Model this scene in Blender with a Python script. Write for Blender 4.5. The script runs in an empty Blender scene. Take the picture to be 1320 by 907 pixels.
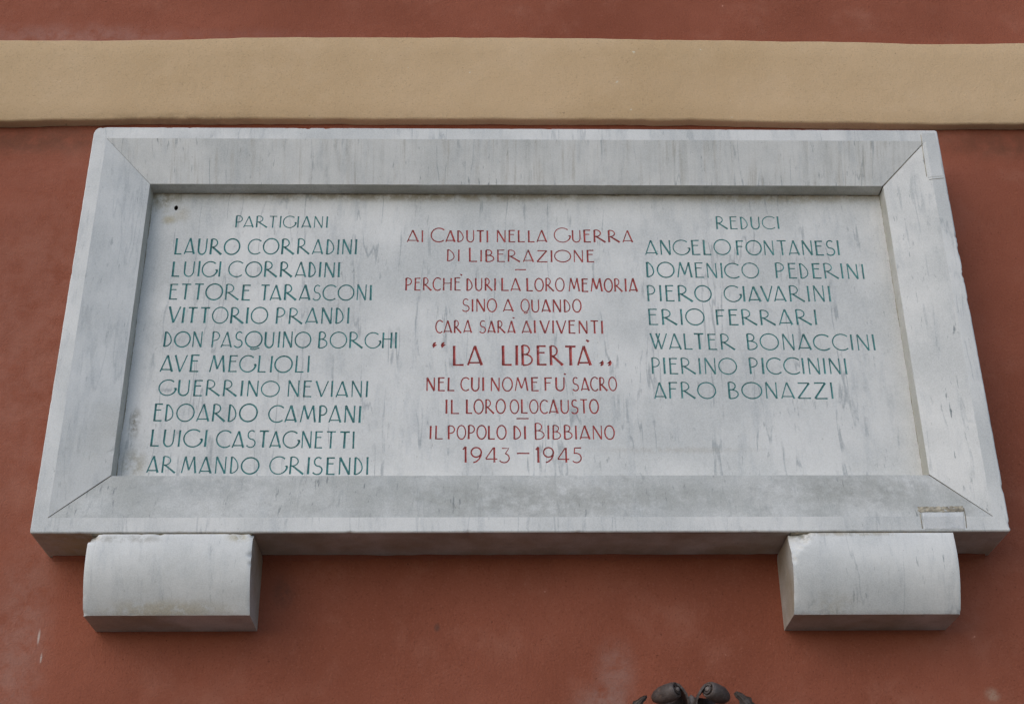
import bpy, bmesh, math, random
from mathutils import Vector, Matrix, noise
from mathutils.geometry import delaunay_2d_cdt

S = bpy.context.scene
C = S.collection
rnd = random.Random(7)

# ------------------------------------------------------------------ camera
# the camera stands on the ground in front of the wall and is tipped up at the plaque
T = 0.128            # how far the plaque stands off the wall
Z0 = 2.6             # height of the plaque's lower edge above the ground
right = Vector((0.99979695, -0.01806551, -0.00892754))
up = Vector((-0.00064585, -0.47153192, 0.88184876))
fwd = Vector((0.02014067, 0.88166393, 0.47144784))
cam = bpy.data.cameras.new('camera')
cam_o = bpy.data.objects.new('camera', cam)
C.objects.link(cam_o)
cam_o.matrix_world = Matrix(((right.x, up.x, -fwd.x, -0.0741), (right.y, up.y, -fwd.y, -2.5806),
                             (right.z, up.z, -fwd.z, 1.6624), (0, 0, 0, 1)))
cam.sensor_width = 36.0
cam.lens = 50.0
cam.clip_start = 0.05
cam.clip_end = 500
S.camera = cam_o

# ------------------------------------------------------------------ light
AZ, EL = math.radians(220), math.radians(35)      # soft overcast light from the front left
world = bpy.data.worlds.new('World')
S.world = world
world.use_nodes = True
wn = world.node_tree
sky = wn.nodes.new('ShaderNodeTexSky')
sky.sky_type = 'NISHITA'
sky.sun_disc = False
sky.sun_elevation = EL
sky.sun_rotation = AZ
sky.air_density = 1.0
sky.dust_density = 1.0
sky.ozone_density = 1.0
wn.links.new(sky.outputs[0], wn.nodes['Background'].inputs[0])
wn.nodes['Background'].inputs[1].default_value = 0.15
sun = bpy.data.lights.new('sun', 'SUN')
sun.energy = 0.9
sun.angle = math.radians(85)
sun.color = (1.0, 0.98, 0.95)
sun_o = bpy.data.objects.new('sun', sun)
C.objects.link(sun_o)
sd = Vector((math.sin(AZ) * math.cos(EL), math.cos(AZ) * math.cos(EL), math.sin(EL)))
sun_o.rotation_euler = sd.to_track_quat('Z', 'Y').to_euler()
sun_o.location = sd * 12
S.view_settings.view_transform = 'Standard'
S.view_settings.look = 'None'
S.view_settings.exposure = 0.1
S.view_settings.gamma = 1.0
S.view_settings.use_curve_mapping = False

# ------------------------------------------------------------------ helpers
def mesh_obj(name, verts, faces, mat, parent=None, smooth=False):
    me = bpy.data.meshes.new(name)
    me.from_pydata([tuple(v) for v in verts], [], faces)
    me.materials.append(mat)
    if smooth:
        for p in me.polygons:
            p.use_smooth = True
    me.update()
    o = bpy.data.objects.new(name, me)
    C.objects.link(o)
    if parent:
        o.parent = parent
    return o

def bm_obj(name, bm, mat, parent=None, smooth=False):
    bmesh.ops.recalc_face_normals(bm, faces=bm.faces)
    me = bpy.data.meshes.new(name)
    bm.to_mesh(me)
    bm.free()
    me.materials.append(mat)
    if smooth:
        for p in me.polygons:
            p.use_smooth = True
    o = bpy.data.objects.new(name, me)
    C.objects.link(o)
    if parent:
        o.parent = parent
    return o

def empty(name, loc):
    o = bpy.data.objects.new(name, None)
    C.objects.link(o)
    o.location = loc
    return o

def n1(x, y=0.0, z=0.0):
    return noise.noise(Vector((x, y, z)))

class NT:
    """small node-tree writer"""
    def __init__(s, name):
        s.m = bpy.data.materials.new(name)
        s.m.use_nodes = True
        s.t = s.m.node_tree
        s.b = s.t.nodes['Principled BSDF']
        s.tc = s.t.nodes.new('ShaderNodeTexCoord')
    def new(s, typ, **kw):
        n = s.t.nodes.new(typ)
        for k, v in kw.items():
            setattr(n, k, v)
        return n
    def put(s, sock, v):
        if hasattr(v, 'is_linked') or isinstance(v, bpy.types.NodeSocket):
            s.t.links.new(v, sock)
        else:
            sock.default_value = v
    def mapping(s, loc=(0, 0, 0), rot=(0, 0, 0), scale=(1, 1, 1)):
        n = s.new('ShaderNodeMapping')
        n.inputs['Location'].default_value = loc
        n.inputs['Rotation'].default_value = rot
        n.inputs['Scale'].default_value = scale
        s.t.links.new(s.tc.outputs['Object'], n.inputs['Vector'])
        return n.outputs[0]
    def noise(s, vec, scale, detail=4, rough=0.55, dist=0.0):
        n = s.new('ShaderNodeTexNoise')
        s.t.links.new(vec, n.inputs['Vector'])
        n.inputs['Scale'].default_value = scale
        n.inputs['Detail'].default_value = detail
        n.inputs['Roughness'].default_value = rough
        n.inputs['Distortion'].default_value = dist
        return n.outputs[0]
    def math(s, op, a, b=0.0, clamp=False):
        n = s.new('ShaderNodeMath', operation=op)
        n.use_clamp = clamp
        s.put(n.inputs[0], a)
        s.put(n.inputs[1], b)
        return n.outputs[0]
    def ramp(s, v, a, b, lo=0.0, hi=1.0):
        n = s.new('ShaderNodeMapRange')
        n.interpolation_type = 'SMOOTHSTEP'
        s.put(n.inputs[0], v)
        n.inputs[1].default_value = a
        n.inputs[2].default_value = b
        n.inputs[3].default_value = lo
        n.inputs[4].default_value = hi
        return n.outputs[0]
    def mix(s, f, a, b, blend='MIX'):
        n = s.new('ShaderNodeMix', data_type='RGBA', blend_type=blend)
        s.put(n.inputs[0], f)
        s.put(n.inputs[6], a if not isinstance(a, tuple) else (*a, 1))
        s.put(n.inputs[7], b if not isinstance(b, tuple) else (*b, 1))
        return n.outputs[2]
    def sep(s):
        n = s.new('ShaderNodeSeparateXYZ')
        s.t.links.new(s.tc.outputs['Object'], n.inputs[0])
        return n.outputs
    def blob(s, c, rad, soft=0.6):
        """0..1 mask round a point, rad = (rx, ry, rz)"""
        m = s.new('ShaderNodeMapping')
        m.vector_type = 'POINT'
        m.inputs['Location'].default_value = tuple(-a / r for a, r in zip(c, rad))
        m.inputs['Scale'].default_value = tuple(1 / r for r in rad)
        s.t.links.new(s.tc.outputs['Object'], m.inputs['Vector'])
        l = s.new('ShaderNodeVectorMath', operation='LENGTH')
        s.t.links.new(m.outputs[0], l.inputs[0])
        return s.ramp(l.outputs['Value'], 1.0, 1.0 - soft)
    def bump(s, h, strength, dist):
        n = s.new('ShaderNodeBump')
        n.inputs['Strength'].default_value = strength
        n.inputs['Distance'].default_value = dist
        s.put(n.inputs['Height'], h)
        if s.b.inputs['Normal'].is_linked:
            s.t.links.new(s.b.inputs['Normal'].links[0].from_socket, n.inputs['Normal'])
        s.t.links.new(n.outputs[0], s.b.inputs['Normal'])
    def done(s, col, rough):
        s.put(s.b.inputs['Base Color'], col if not isinstance(col, tuple) else (*col, 1))
        s.put(s.b.inputs['Roughness'], rough)
        return s.m

# ------------------------------------------------------------------ materials
def marble(name, seed, tilt=0.15, vein=0.6, dash=0.5, soil_or_shade=0.0, soil_or_shade_col=(0.40, 0.39, 0.36), runs=0.0, warm=0.0, stains=(), bright=1.0):
    """white marble: soft grey clouds, thin steep veins, short dark dashes; soil = grime film, runs = rain streaks"""
    k = NT(name)
    off = (seed * 3.17, seed * 1.31, seed * 2.23)
    v0 = k.mapping(off)
    cloud = k.noise(v0, 5.0, 6, 0.6)
    b = bright
    col = k.mix(k.ramp(cloud, 0.34, 0.66), (0.525 * b, 0.525 * b, 0.507 * b), (0.675 * b, 0.66 * b, 0.63 * b))
    vs = k.mapping(off, (0, tilt, 0), (1, 0.3, 0.20))
    fine = k.noise(vs, 38, 6, 0.68, 0.1)
    col = k.mix(k.ramp(fine, 0.49, 0.72, 0, 0.27), col, (0.27, 0.305, 0.33))
    # hairline veins running down the slab
    vl = k.mapping((off[0] + 2, off[1], off[2]), (0, tilt * 0.6, 0), (1, 0.2, 0.11))
    vv = k.noise(vl, 13, 4, 0.55, 0.15)
    line = k.ramp(k.math('ABSOLUTE', k.math('SUBTRACT', vv, 0.5)), 0.014, 0.0)
    gate = k.ramp(k.noise(v0, 13.0, 4, 0.6), 0.42, 0.60)
    col = k.mix(k.math('MULTIPLY', k.math('MULTIPLY', line, gate), vein), col, (0.17, 0.20, 0.22))
    # short dashes
    vd = k.mapping((off[0] + 5, off[1], off[2]), (0, -0.24 if tilt > 0 else 0.24, 0), (1, 0.2, 0.20))
    d = k.ramp(k.noise(vd, 135, 3, 0.6), 0.62, 0.72)
    g2 = k.ramp(k.noise(v0, 9.0, 3), 0.44, 0.60)
    col = k.mix(k.math('MULTIPLY', k.math('MULTIPLY', d, g2), dash), col, (0.12, 0.145, 0.155))
    # pores and pits
    p = k.ramp(k.noise(v0, 150, 2), 0.71, 0.76, 0, 0.30)
    col = k.mix(p, col, (0.22, 0.22, 0.20))
    if runs:
        vr = k.mapping((off[0], off[1], off[2] + 9), (0, 0.05, 0), (1, 0, 0.05))
        vq = k.mapping((off[0] + 3, off[1], off[2]), (0, -0.04, 0), (1, 0.4, 0.16))
        gate_r = k.ramp(k.noise(v0, 6.0, 4, 0.6), 0.36, 0.66)
        gate_q = k.ramp(k.noise(vq, 30.0, 3, 0.6), 0.40, 0.62)
        r1 = k.math('MULTIPLY', k.ramp(k.noise(vr, 34, 6, 0.7, 0.2), 0.47, 0.66), gate_r)
        r2 = k.math('MULTIPLY', k.ramp(k.noise(vr, 110, 4, 0.7, 0.1), 0.47, 0.68), gate_q)
        col = k.mix(k.math('MULTIPLY', r1, 0.50 * runs), col, (0.36, 0.36, 0.33))
        col = k.mix(k.math('MULTIPLY', r2, 0.60 * runs), col, (0.37, 0.33, 0.265))
    if soil_or_shade:
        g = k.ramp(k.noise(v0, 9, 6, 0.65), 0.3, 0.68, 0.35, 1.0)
        col = k.mix(k.math('MULTIPLY', g, soil_or_shade), col, soil_or_shade_col)
        sp = k.ramp(k.noise(v0, 55, 4, 0.7), 0.52, 0.74, 0, 0.5 * soil_or_shade)
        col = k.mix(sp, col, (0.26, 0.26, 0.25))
    if soil_or_shade:
        col = k.mix(k.math('MULTIPLY', k.math('MULTIPLY', d, g2), dash * 0.6), col, (0.15, 0.165, 0.17))
    if warm:
        col = k.mix(k.ramp(k.noise(v0, 3.5, 4), 0.45, 0.75, 0, warm), col, (0.45, 0.41, 0.33))
    for (c, rad, f, sc) in stains:
        m = k.math('MULTIPLY', k.blob(c, rad, 0.9), k.ramp(k.noise(v0, 45, 5, 0.7), 0.34, 0.58))
        col = k.mix(k.math('MULTIPLY', m, f), col, sc)
    grain = k.noise(v0, 420, 2)
    col = k.mix(0.16, col, k.mix(k.ramp(grain, 0.3, 0.7), (0.3, 0.3, 0.3), (0.9, 0.9, 0.9)), 'OVERLAY')
    k.bump(k.noise(v0, 30, 5, 0.6), 0.25, 0.004)
    k.bump(p, 0.3, -0.002)
    k.b.inputs['Specular IOR Level'].default_value = 0.35
    return k.done(col, k.ramp(cloud, 0.3, 0.7, 0.62, 0.48))

def stucco(name, c_dark, c_mid, c_pale, marks=(), seed=0.0, amount=1.0, relief=1.0):
    k = NT(name)
    v0 = k.mapping((seed, seed * 0.7, seed * 1.3))
    big = k.noise(v0, 1.7, 5, 0.6)
    med = k.noise(v0, 7.5, 6, 0.65)
    col = k.mix(k.ramp(big, 0.32, 0.68), c_dark, c_mid)
    col = k.mix(k.ramp(med, 0.48, 0.80, 0, 0.55 * amount), col, c_pale)
    col = k.mix(k.ramp(k.noise(v0, 26, 4, 0.6), 0.5, 0.78, 0, 0.35 * amount), col, c_dark)
    # sand grains showing through the limewash
    gr = k.noise(v0, 260, 3, 0.7)
    col = k.mix(k.ramp(gr, 0.56, 0.72, 0, 0.55), col, tuple(a * 0.55 for a in c_dark))
    col = k.mix(k.ramp(gr, 0.44, 0.30, 0, 0.30), col, c_pale)
    pits = k.ramp(k.noise(v0, 95, 2), 0.74, 0.79)
    col = k.mix(k.math('MULTIPLY', pits, 0.6), col, tuple(a * 0.35 for a in c_dark))
    flecks = k.ramp(k.noise(v0, 60, 2, 0.5), 0.765, 0.80)
    col = k.mix(k.math('MULTIPLY', flecks, 0.55), col, tuple(min(0.7, a * 1.6 + 0.08) for a in c_pale))
    nz = k.noise(v0, 24, 6, 0.7)
    for (c, rad, f, mc, lo, hi) in marks:
        m = k.math('MULTIPLY', k.blob(c, rad, 0.9), k.ramp(nz, lo, hi))
        col = k.mix(k.math('MULTIPLY', m, f), col, mc)
    k.bump(k.noise(v0, 9, 4), 0.35, 0.012)
    k.bump(k.noise(v0, 38, 5, 0.6), 0.3 * relief, 0.004)
    k.bump(k.noise(v0, 240, 4, 0.7), 0.8 * relief, 0.0026)
    k.bump(pits, 0.5, -0.002)
    k.b.inputs['Specular IOR Level'].default_value = 0.2
    return k.done(col, 0.9)

RED_D, RED_M, RED_P = (0.25, 0.073, 0.040), (0.33, 0.103, 0.060), (0.40, 0.165, 0.110)
M_wall = stucco('red_stucco', RED_D, RED_M, RED_P, marks=(
    ((-0.93, 0, Z0 - 0.17), (0.085, 0.3, 0.30), 0.42, (0.42, 0.24, 0.19), 0.30, 0.62),       # pale wash under the left end
    ((-0.895, 0, Z0 - 0.155), (0.0032, 0.3, 0.020), 0.8, (0.62, 0.52, 0.46), 0.44, 0.52),      # white scratches
    ((-0.885, 0, Z0 - 0.195), (0.0028, 0.3, 0.014), 0.7, (0.60, 0.50, 0.44), 0.44, 0.52),
    ((0.170, 0, Z0 - 0.225), (0.055, 0.3, 0.085), 0.45, (0.36, 0.22, 0.18), 0.30, 0.62),      # grey patch above the ornament
    ((0.145, 0, Z0 - 0.28), (0.075, 0.3, 0.05), 0.5, (0.36, 0.24, 0.20), 0.30, 0.62),
    ((-1.02, 0, Z0 + 1.27), (0.36, 0.3, 0.055), 0.55, (0.40, 0.21, 0.17), 0.30, 0.60),        # bloom along the band
    ((-0.62, 0, Z0 + 1.275), (0.30, 0.3, 0.035), 0.35, (0.30, 0.13, 0.10), 0.30, 0.60),
    ((-1.0, 0, Z0 + 0.45), (0.30, 0.3, 0.7), 0.6, (0.38, 0.16, 0.112), 0.25, 0.70),         # paler plaster left of the plaque
    ((-1.08, 0, Z0 + 0.975), (0.36, 0.3, 0.07), 0.6, (0.11, 0.050, 0.028), 0.22, 0.66),      # mould under the band, the band's shade painted in with it
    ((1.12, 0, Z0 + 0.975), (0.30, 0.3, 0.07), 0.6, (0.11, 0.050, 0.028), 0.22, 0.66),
    ((-0.45, 0, Z0 - 0.07), (0.035, 0.3, 0.05), 0.5, (0.12, 0.06, 0.045), 0.3, 0.55),  # left bracket's soft shadow, painted on the wall beside it
    ((0.86, 0, Z0 - 0.27), (0.02, 0.3, 0.02), 0.7, (0.42, 0.28, 0.2), 0.40, 0.55),
    ((-0.16, 0, Z0 - 0.14), (0.008, 0.3, 0.012), 0.9, (0.16, 0.07, 0.05), 0.30, 0.5),
), seed=0.0)
M_band = stucco('ochre_stucco', (0.53, 0.363, 0.204), (0.60, 0.42, 0.25), (0.66, 0.478, 0.305), marks=(
    ((0.3, 0, Z0 + 1.12), (0.5, 0.3, 0.07), 0.30, (0.58, 0.40, 0.24), 0.25, 0.7),
    ((-0.75, 0, Z0 + 1.02), (0.30, 0.3, 0.02), 0.5, (0.30, 0.20, 0.11), 0.35, 0.6),
), seed=4.0, amount=0.8, relief=0.6)

M_strip = marble('marble_edge', 1.0, vein=0.3, dash=0.25, bright=1.04)
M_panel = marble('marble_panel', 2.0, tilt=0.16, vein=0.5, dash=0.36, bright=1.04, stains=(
    ((-0.755, 0.064, 0.78), (0.06, 0.1, 0.05), 0.85, (0.30, 0.26, 0.18)),
    ((-0.735, 0.064, 0.722), (0.022, 0.1, 0.016), 0.8, (0.42, 0.36, 0.24)),
    ((-0.71, 0.064, 0.735), (0.03, 0.1, 0.03), 0.5, (0.40, 0.36, 0.28)),
    ((-0.752, 0.064, 0.25), (0.016, 0.1, 0.045), 0.95, (0.20, 0.165, 0.11)),
    ((-0.745, 0.064, 0.16), (0.035, 0.1, 0.05), 0.8, (0.33, 0.29, 0.21)),
    ((0.30, 0.064, 0.193), (0.22, 0.1, 0.010), 0.5, (0.46, 0.43, 0.38)),
    ((-0.2, 0.064, 0.785), (0.75, 0.1, 0.022), 0.85, (0.34, 0.29, 0.21)),  # brown dirt below the step, part of the step's shade painted with it
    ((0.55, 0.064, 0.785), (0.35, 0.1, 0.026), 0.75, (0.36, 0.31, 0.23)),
))
M_bev_t = marble('marble_top_bevel', 3.0, tilt=0.1, vein=0.5, dash=0.6, runs=0.8, bright=1.06)
M_bev_l = marble('marble_left_bevel', 4.0, tilt=-0.2, vein=0.2, dash=0.4, warm=0.35, bright=1.07)
M_bev_r = marble('marble_right_bevel', 5.0, tilt=-0.3, vein=0.3, dash=0.9)
M_bev_b = marble('marble_bottom_bevel', 6.0, tilt=0.35, vein=0.3, dash=0.9, soil_or_shade=0.72, soil_or_shade_col=(0.335, 0.335, 0.305), stains=(((0.62, 0.02, 0.09), (0.30, 0.2, 0.06), 0.42, (0.24, 0.235, 0.205)), ((0.05, 0.02, 0.07), (0.5, 0.2, 0.06), 0.55, (0.27, 0.265, 0.235)), ((-0.6, 0.02, 0.1), (0.2, 0.2, 0.05), 0.4, (0.27, 0.28, 0.27))))
M_rebate = marble('marble_rebate', 7.0, vein=0.2, dash=0.2, soil_or_shade=0.8, soil_or_shade_col=(0.36, 0.345, 0.285), runs=0.25)  # soiled step walls, some of the recess's shade put into the colour
M_brkt = marble('marble_bracket', 8.0, tilt=0.5, vein=0.15, dash=0.3, warm=0.2, bright=1.09, stains=(((-0.64, 0.02, -0.138), (0.17, 0.2, 0.026), 0.7, (0.44, 0.38, 0.27)), ((-0.52, 0.0, -0.008), (0.03, 0.2, 0.016), 0.8, (0.40, 0.35, 0.23)), ((-0.72, 0.0, -0.012), (0.10, 0.2, 0.012), 0.6, (0.25, 0.22, 0.17))))
M_brkt2 = marble('marble_bracket_veined', 9.0, tilt=0.6, vein=0.3, dash=0.6, warm=0.08, bright=1.09, stains=(((0.515, 0.0, -0.012), (0.022, 0.2, 0.016), 0.85, (0.30, 0.29, 0.25)), ((0.60, 0.0, -0.004), (0.14, 0.2, 0.008), 0.7, (0.36, 0.31, 0.22)), ((0.56, 0.02, -0.13), (0.06, 0.2, 0.03), 0.45, (0.44, 0.40, 0.32))))
M_under = marble('marble_underside', 10.0, vein=0.2, dash=0.2, soil_or_shade=0.85, soil_or_shade_col=(0.285, 0.225, 0.145), warm=0.4, stains=(((-0.82, 0.06, 0), (0.12, 0.2, 0.1), 0.7, (0.40, 0.31, 0.17)), ((-0.7, 0.02, 0), (0.2, 0.03, 0.1), 0.7, (0.12, 0.085, 0.06)), ((0.2, 0.0, 0), (0.7, 0.012, 0.1), 0.8, (0.10, 0.065, 0.045))))
M_patch = marble('marble_repair', 11.0, tilt=1.1, vein=0.9, dash=0.7, bright=1.04)
M_patch2 = marble('marble_repair_grey', 12.0, tilt=0.2, vein=0.2, dash=0.2, soil_or_shade=0.35, soil_or_shade_col=(0.40, 0.41, 0.45))

def plain(name, col, var, rough=0.85, scale=60, bump=0.003):
    k = NT(name)
    v = k.mapping()
    n = k.noise(v, scale, 5, 0.65)
    c = k.mix(k.ramp(n, 0.3, 0.7), tuple(a * (1 - var) for a in col), tuple(min(1, a * (1 + var)) for a in col))
    k.bump(n, 0.5, bump)
    return k.done(c, rough)

M_mortar = plain('old_mortar', (0.36, 0.315, 0.24), 0.45)
M_joint = plain('dirty_joint', (0.17, 0.14, 0.095), 0.4)
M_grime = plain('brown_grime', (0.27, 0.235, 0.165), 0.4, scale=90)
M_hole = plain('hole_dirt', (0.04, 0.03, 0.022), 0.3)  # near-black lining of the drill hole

def paint(name, col, worn):
    k = NT(name)
    v = k.mapping()
    n = k.noise(v, 70, 4, 0.6)
    n2 = k.noise(v, 12, 3, 0.6)
    c = k.mix(k.ramp(n, 0.3, 0.7), tuple(a * 0.75 for a in col), tuple(a * 1.25 for a in col))
    w = k.math('MULTIPLY', k.ramp(k.noise(v, 190, 3, 0.7), 0.52, 0.72), k.ramp(n2, 0.38, 0.7))
    c = k.mix(k.math('MULTIPLY', w, worn), c, (0.52, 0.53, 0.54))
    return k.done(c, 0.6)

M_green = paint('green_letter_paint', (0.060, 0.215, 0.21), 0.55)
M_red = paint('red_letter_paint', (0.36, 0.055, 0.048), 0.5)
k = NT('dark_patina')
v = k.mapping()
nn = k.noise(v, 28, 5, 0.65)
col = k.mix(k.ramp(nn, 0.3, 0.7), (0.062, 0.045, 0.038), (0.125, 0.098, 0.088))
col = k.mix(k.ramp(k.noise(v, 90, 3), 0.52, 0.70, 0, 0.6), col, (0.18, 0.155, 0.145))
col = k.mix(k.ramp(k.noise(v, 45, 5, 0.7), 0.52, 0.66, 0, 0.6), col, (0.12, 0.062, 0.038))
k.bump(k.noise(v, 140, 4, 0.7), 0.7, 0.003)
k.bump(nn, 0.5, 0.003)
k.b.inputs['Metallic'].default_value = 0.25
M_orn = k.done(col, 0.58)
M_orn2 = plain('pale_patina', (0.17, 0.135, 0.12), 0.3, 0.6)

# ------------------------------------------------------------------ the wall
def wall_y(x, z):
    return 0.0035 * n1(x * 1.3, z * 1.3, 3.1) + 0.0022 * n1(x * 4.1, z * 4.1, 7.7) + 0.0008 * n1(x * 14, z * 14, 1.2)

X0, X1, ZA, ZB = -2.6, 2.6, -0.02, 5.0
nx, nz_ = 300, 290
vs, fs = [], []
for j in range(nz_ + 1):
    for i in range(nx + 1):
        x = X0 + (X1 - X0) * i / nx
        z = ZA + (ZB - ZA) * j / nz_
        vs.append((x, wall_y(x, z), z))
for j in range(nz_):
    for i in range(nx):
        a = j * (nx + 1) + i
        fs.append((a, a + 1, a + nx + 2, a + nx + 1))
# thickness: sides and back
b0 = len(vs)
vs += [(X0, 0.3, ZA), (X1, 0.3, ZA), (X1, 0.3, ZB), (X0, 0.3, ZB)]
tr = nz_ * (nx + 1)
fs += [(b0 + 1, b0, b0 + 3, b0 + 2)]
fs += [tuple([b0, b0 + 1] + list(range(nx, -1, -1)))]
fs += [tuple([b0 + 2, b0 + 3] + list(range(tr, tr + nx + 1)))]
wall = mesh_obj('wall', vs, fs[:-2], M_wall, smooth=True)
wall['kind'] = 'structure'
wall['label'] = 'brick-red plastered wall behind the marble plaque'

gk = NT('grey_paving')
gv = gk.mapping()
added_ground_mat = gk.done(gk.mix(gk.noise(gv, 4, 5), (0.15, 0.14, 0.12), (0.21, 0.195, 0.17)), 0.9)
ground = mesh_obj('ground', [(-60, -60, 0), (60, -60, 0), (60, 60, 0), (-60, 60, 0)], [(0, 1, 2, 3)], added_ground_mat)  # unseen sheet, added to bounce light onto the undersides
ground['kind'] = 'structure'
ground['label'] = 'plain grey paved ground in front of the wall'

def interp(tab, x):
    if x <= tab[0][0]:
        return tab[0][1]
    for (xa, za), (xb, zb) in zip(tab, tab[1:]):
        if x <= xb:
            t = (x - xa) / (xb - xa)
            t = t * t * (3 - 2 * t)
            return za + (zb - za) * t
    return tab[-1][1]
BT = [(-2.6, 1.236), (-1.184, 1.239), (-1.007, 1.240), (-0.81, 1.243), (-0.56, 1.252), (-0.295, 1.254), (0, 1.2555), (0.39, 1.251),
      (0.69, 1.248), (0.98, 1.243), (1.186, 1.2455), (2.6, 1.245)]
BB = [(-2.6, 1.006), (-1.147, 1.009), (-0.977, 1.0137), (-0.785, 1.018), (-0.46, 1.0185), (-0.01, 1.0205), (0.373, 1.020), (0.668, 1.014),
      (0.9466, 1.0116), (1.144, 1.0125), (2.6, 1.012)]
NB = 620
prof_rows = 12
vs, fs = [], []
for i in range(NB + 1):
    x = X0 + (X1 - X0) * i / NB
    zt = Z0 + interp(BT, x) + 0.0016 * n1(x * 9, 2.0) + 0.0009 * n1(x * 31, 5.0)
    zb = Z0 + interp(BB, x) + 0.0016 * n1(x * 11, 8.0) + 0.0012 * n1(x * 37, 9.0)
    d = 0.024 + 0.0018 * n1(x * 3, 4.4)
    r = 0.005 + 0.002 * n1(x * 17, 6.1)
    P = [(0.012, zb + 0.001), (-d + r, zb), (-d + r * 0.35, zb + r * 0.25), (-d, zb + r)]
    for q in range(1, 5):
        t = q / 5
        P.append((-d + 0.0012 * n1(x * 3.1, t * 2.1, 9), zb + r + (zt - zb - 2 * r) * t))
    P += [(-d, zt - r), (-d + r * 0.35, zt - r * 0.25), (-d + r, zt), (0.012, zt + 0.002)]
    vs += [(x, y, z) for y, z in P]
for i in range(NB):
    for j in range(prof_rows - 1):
        a = i * prof_rows + j
        fs.append((a, a + prof_rows, a + prof_rows + 1, a + 1))
band = mesh_obj('string_course', vs, fs, M_band, wall, smooth=True)
band['label'] = 'ochre plaster band running along the red wall'

# ------------------------------------------------------------------ the plaque
plaque = empty('memorial_plaque', (0, -T, Z0))
plaque['label'] = 'white marble memorial plaque with green and red carved names, fixed to red wall'
plaque['category'] = 'plaque'
HW, H = 0.9, 0.9147
SW, BW = 0.0295, 0.125          # flat edge strip, whole border
D1, D2 = 0.030, 0.0344          # dip of the bevel, depth of the step to the panel
E_ = D1 + D2

def side_point(side, o, t):
    """point on a rectangle set in by o, t = 0..1 along the side (bottom, right, top, left)"""
    a, b, c, d = -HW + o, HW - o, o, H - o
    return [(a + (b - a) * t, c), (b, c + (d - c) * t), (b - (b - a) * t, d), (a, d - (d - c) * t)][side]

def chip(x, z, seed, amp):
    """ragged arris: mostly straight, now and then a bite"""
    s = n1(x * 55, z * 55, seed) + 0.5 * n1(x * 140, z * 140, seed)
    g = n1(x * 7, z * 7, seed + 20)
    return 0.0003 * s + max(0.0, s - 0.28) * amp * max(0.0, g + 0.2)

def round_corner(x, z, r, cx, cz, sx, sz):
    """pull points outside a rounded corner back onto it"""
    dx, dz = (x - (cx - sx * r)) * sx, (z - (cz - sz * r)) * sz
    if dx > 0 and dz > 0:
        l = math.hypot(dx, dz)
        if l > r:
            x = (cx - sx * r) + sx * dx / l * r
            z = (cz - sz * r) + sz * dz / l * r
    return x, z

# border body: outer sides, arris, flat strip (each side its own run of rings)
prof = [(0.0, T + 0.008), (0.0, 0.05), (0.0, 0.0035), (0.0007, 0.0012), (0.003, 0.0), (0.012, 0.0), (SW, 0.0)]
NS = [420, 220, 420, 220]
vs, fs = [], []
NP = len(prof)
rings = []
for side in range(4):
    for i in range(NS[side]):
        rings.append((side, i / NS[side]))
for (side, t) in rings:
    for j, (o, y) in enumerate(prof):
        x, z = side_point(side, o, t)
        if j in (2, 3, 4):
            c = chip(x, z, 11.0 + side, 0.008)
            nrm = [(0, 1), (-1, 0), (0, -1), (1, 0)][side]
            x += nrm[0] * c * (1.0 if j < 4 else 1.3)
            z += nrm[1] * c * (1.0 if j < 4 else 1.3)
            y += c * (0.9 if j == 2 else 0.5 if j == 3 else 0.15)
        if j < 6:
            x, z = round_corner(x, z, 0.022, -HW, H, -1, 1)
            x, z = round_corner(x, z, 0.007, HW, H, 1, 1)
            x, z = round_corner(x, z, 0.005, HW, 0, 1, -1)
            x, z = round_corner(x, z, 0.004, -HW, 0, -1, -1)
        vs.append((x, y, z))
NR = len(rings)
under_faces = []
for i in range(NR):
    for j in range(NP - 1):
        a, b = i * NP + j, ((i + 1) % NR) * NP + j
        fs.append((a, b, b + 1, a + 1))
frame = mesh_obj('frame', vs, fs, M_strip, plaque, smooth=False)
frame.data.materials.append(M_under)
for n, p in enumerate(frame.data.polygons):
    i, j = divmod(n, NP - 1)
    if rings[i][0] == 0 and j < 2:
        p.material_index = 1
    p.use_smooth = j in (2, 3)

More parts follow.
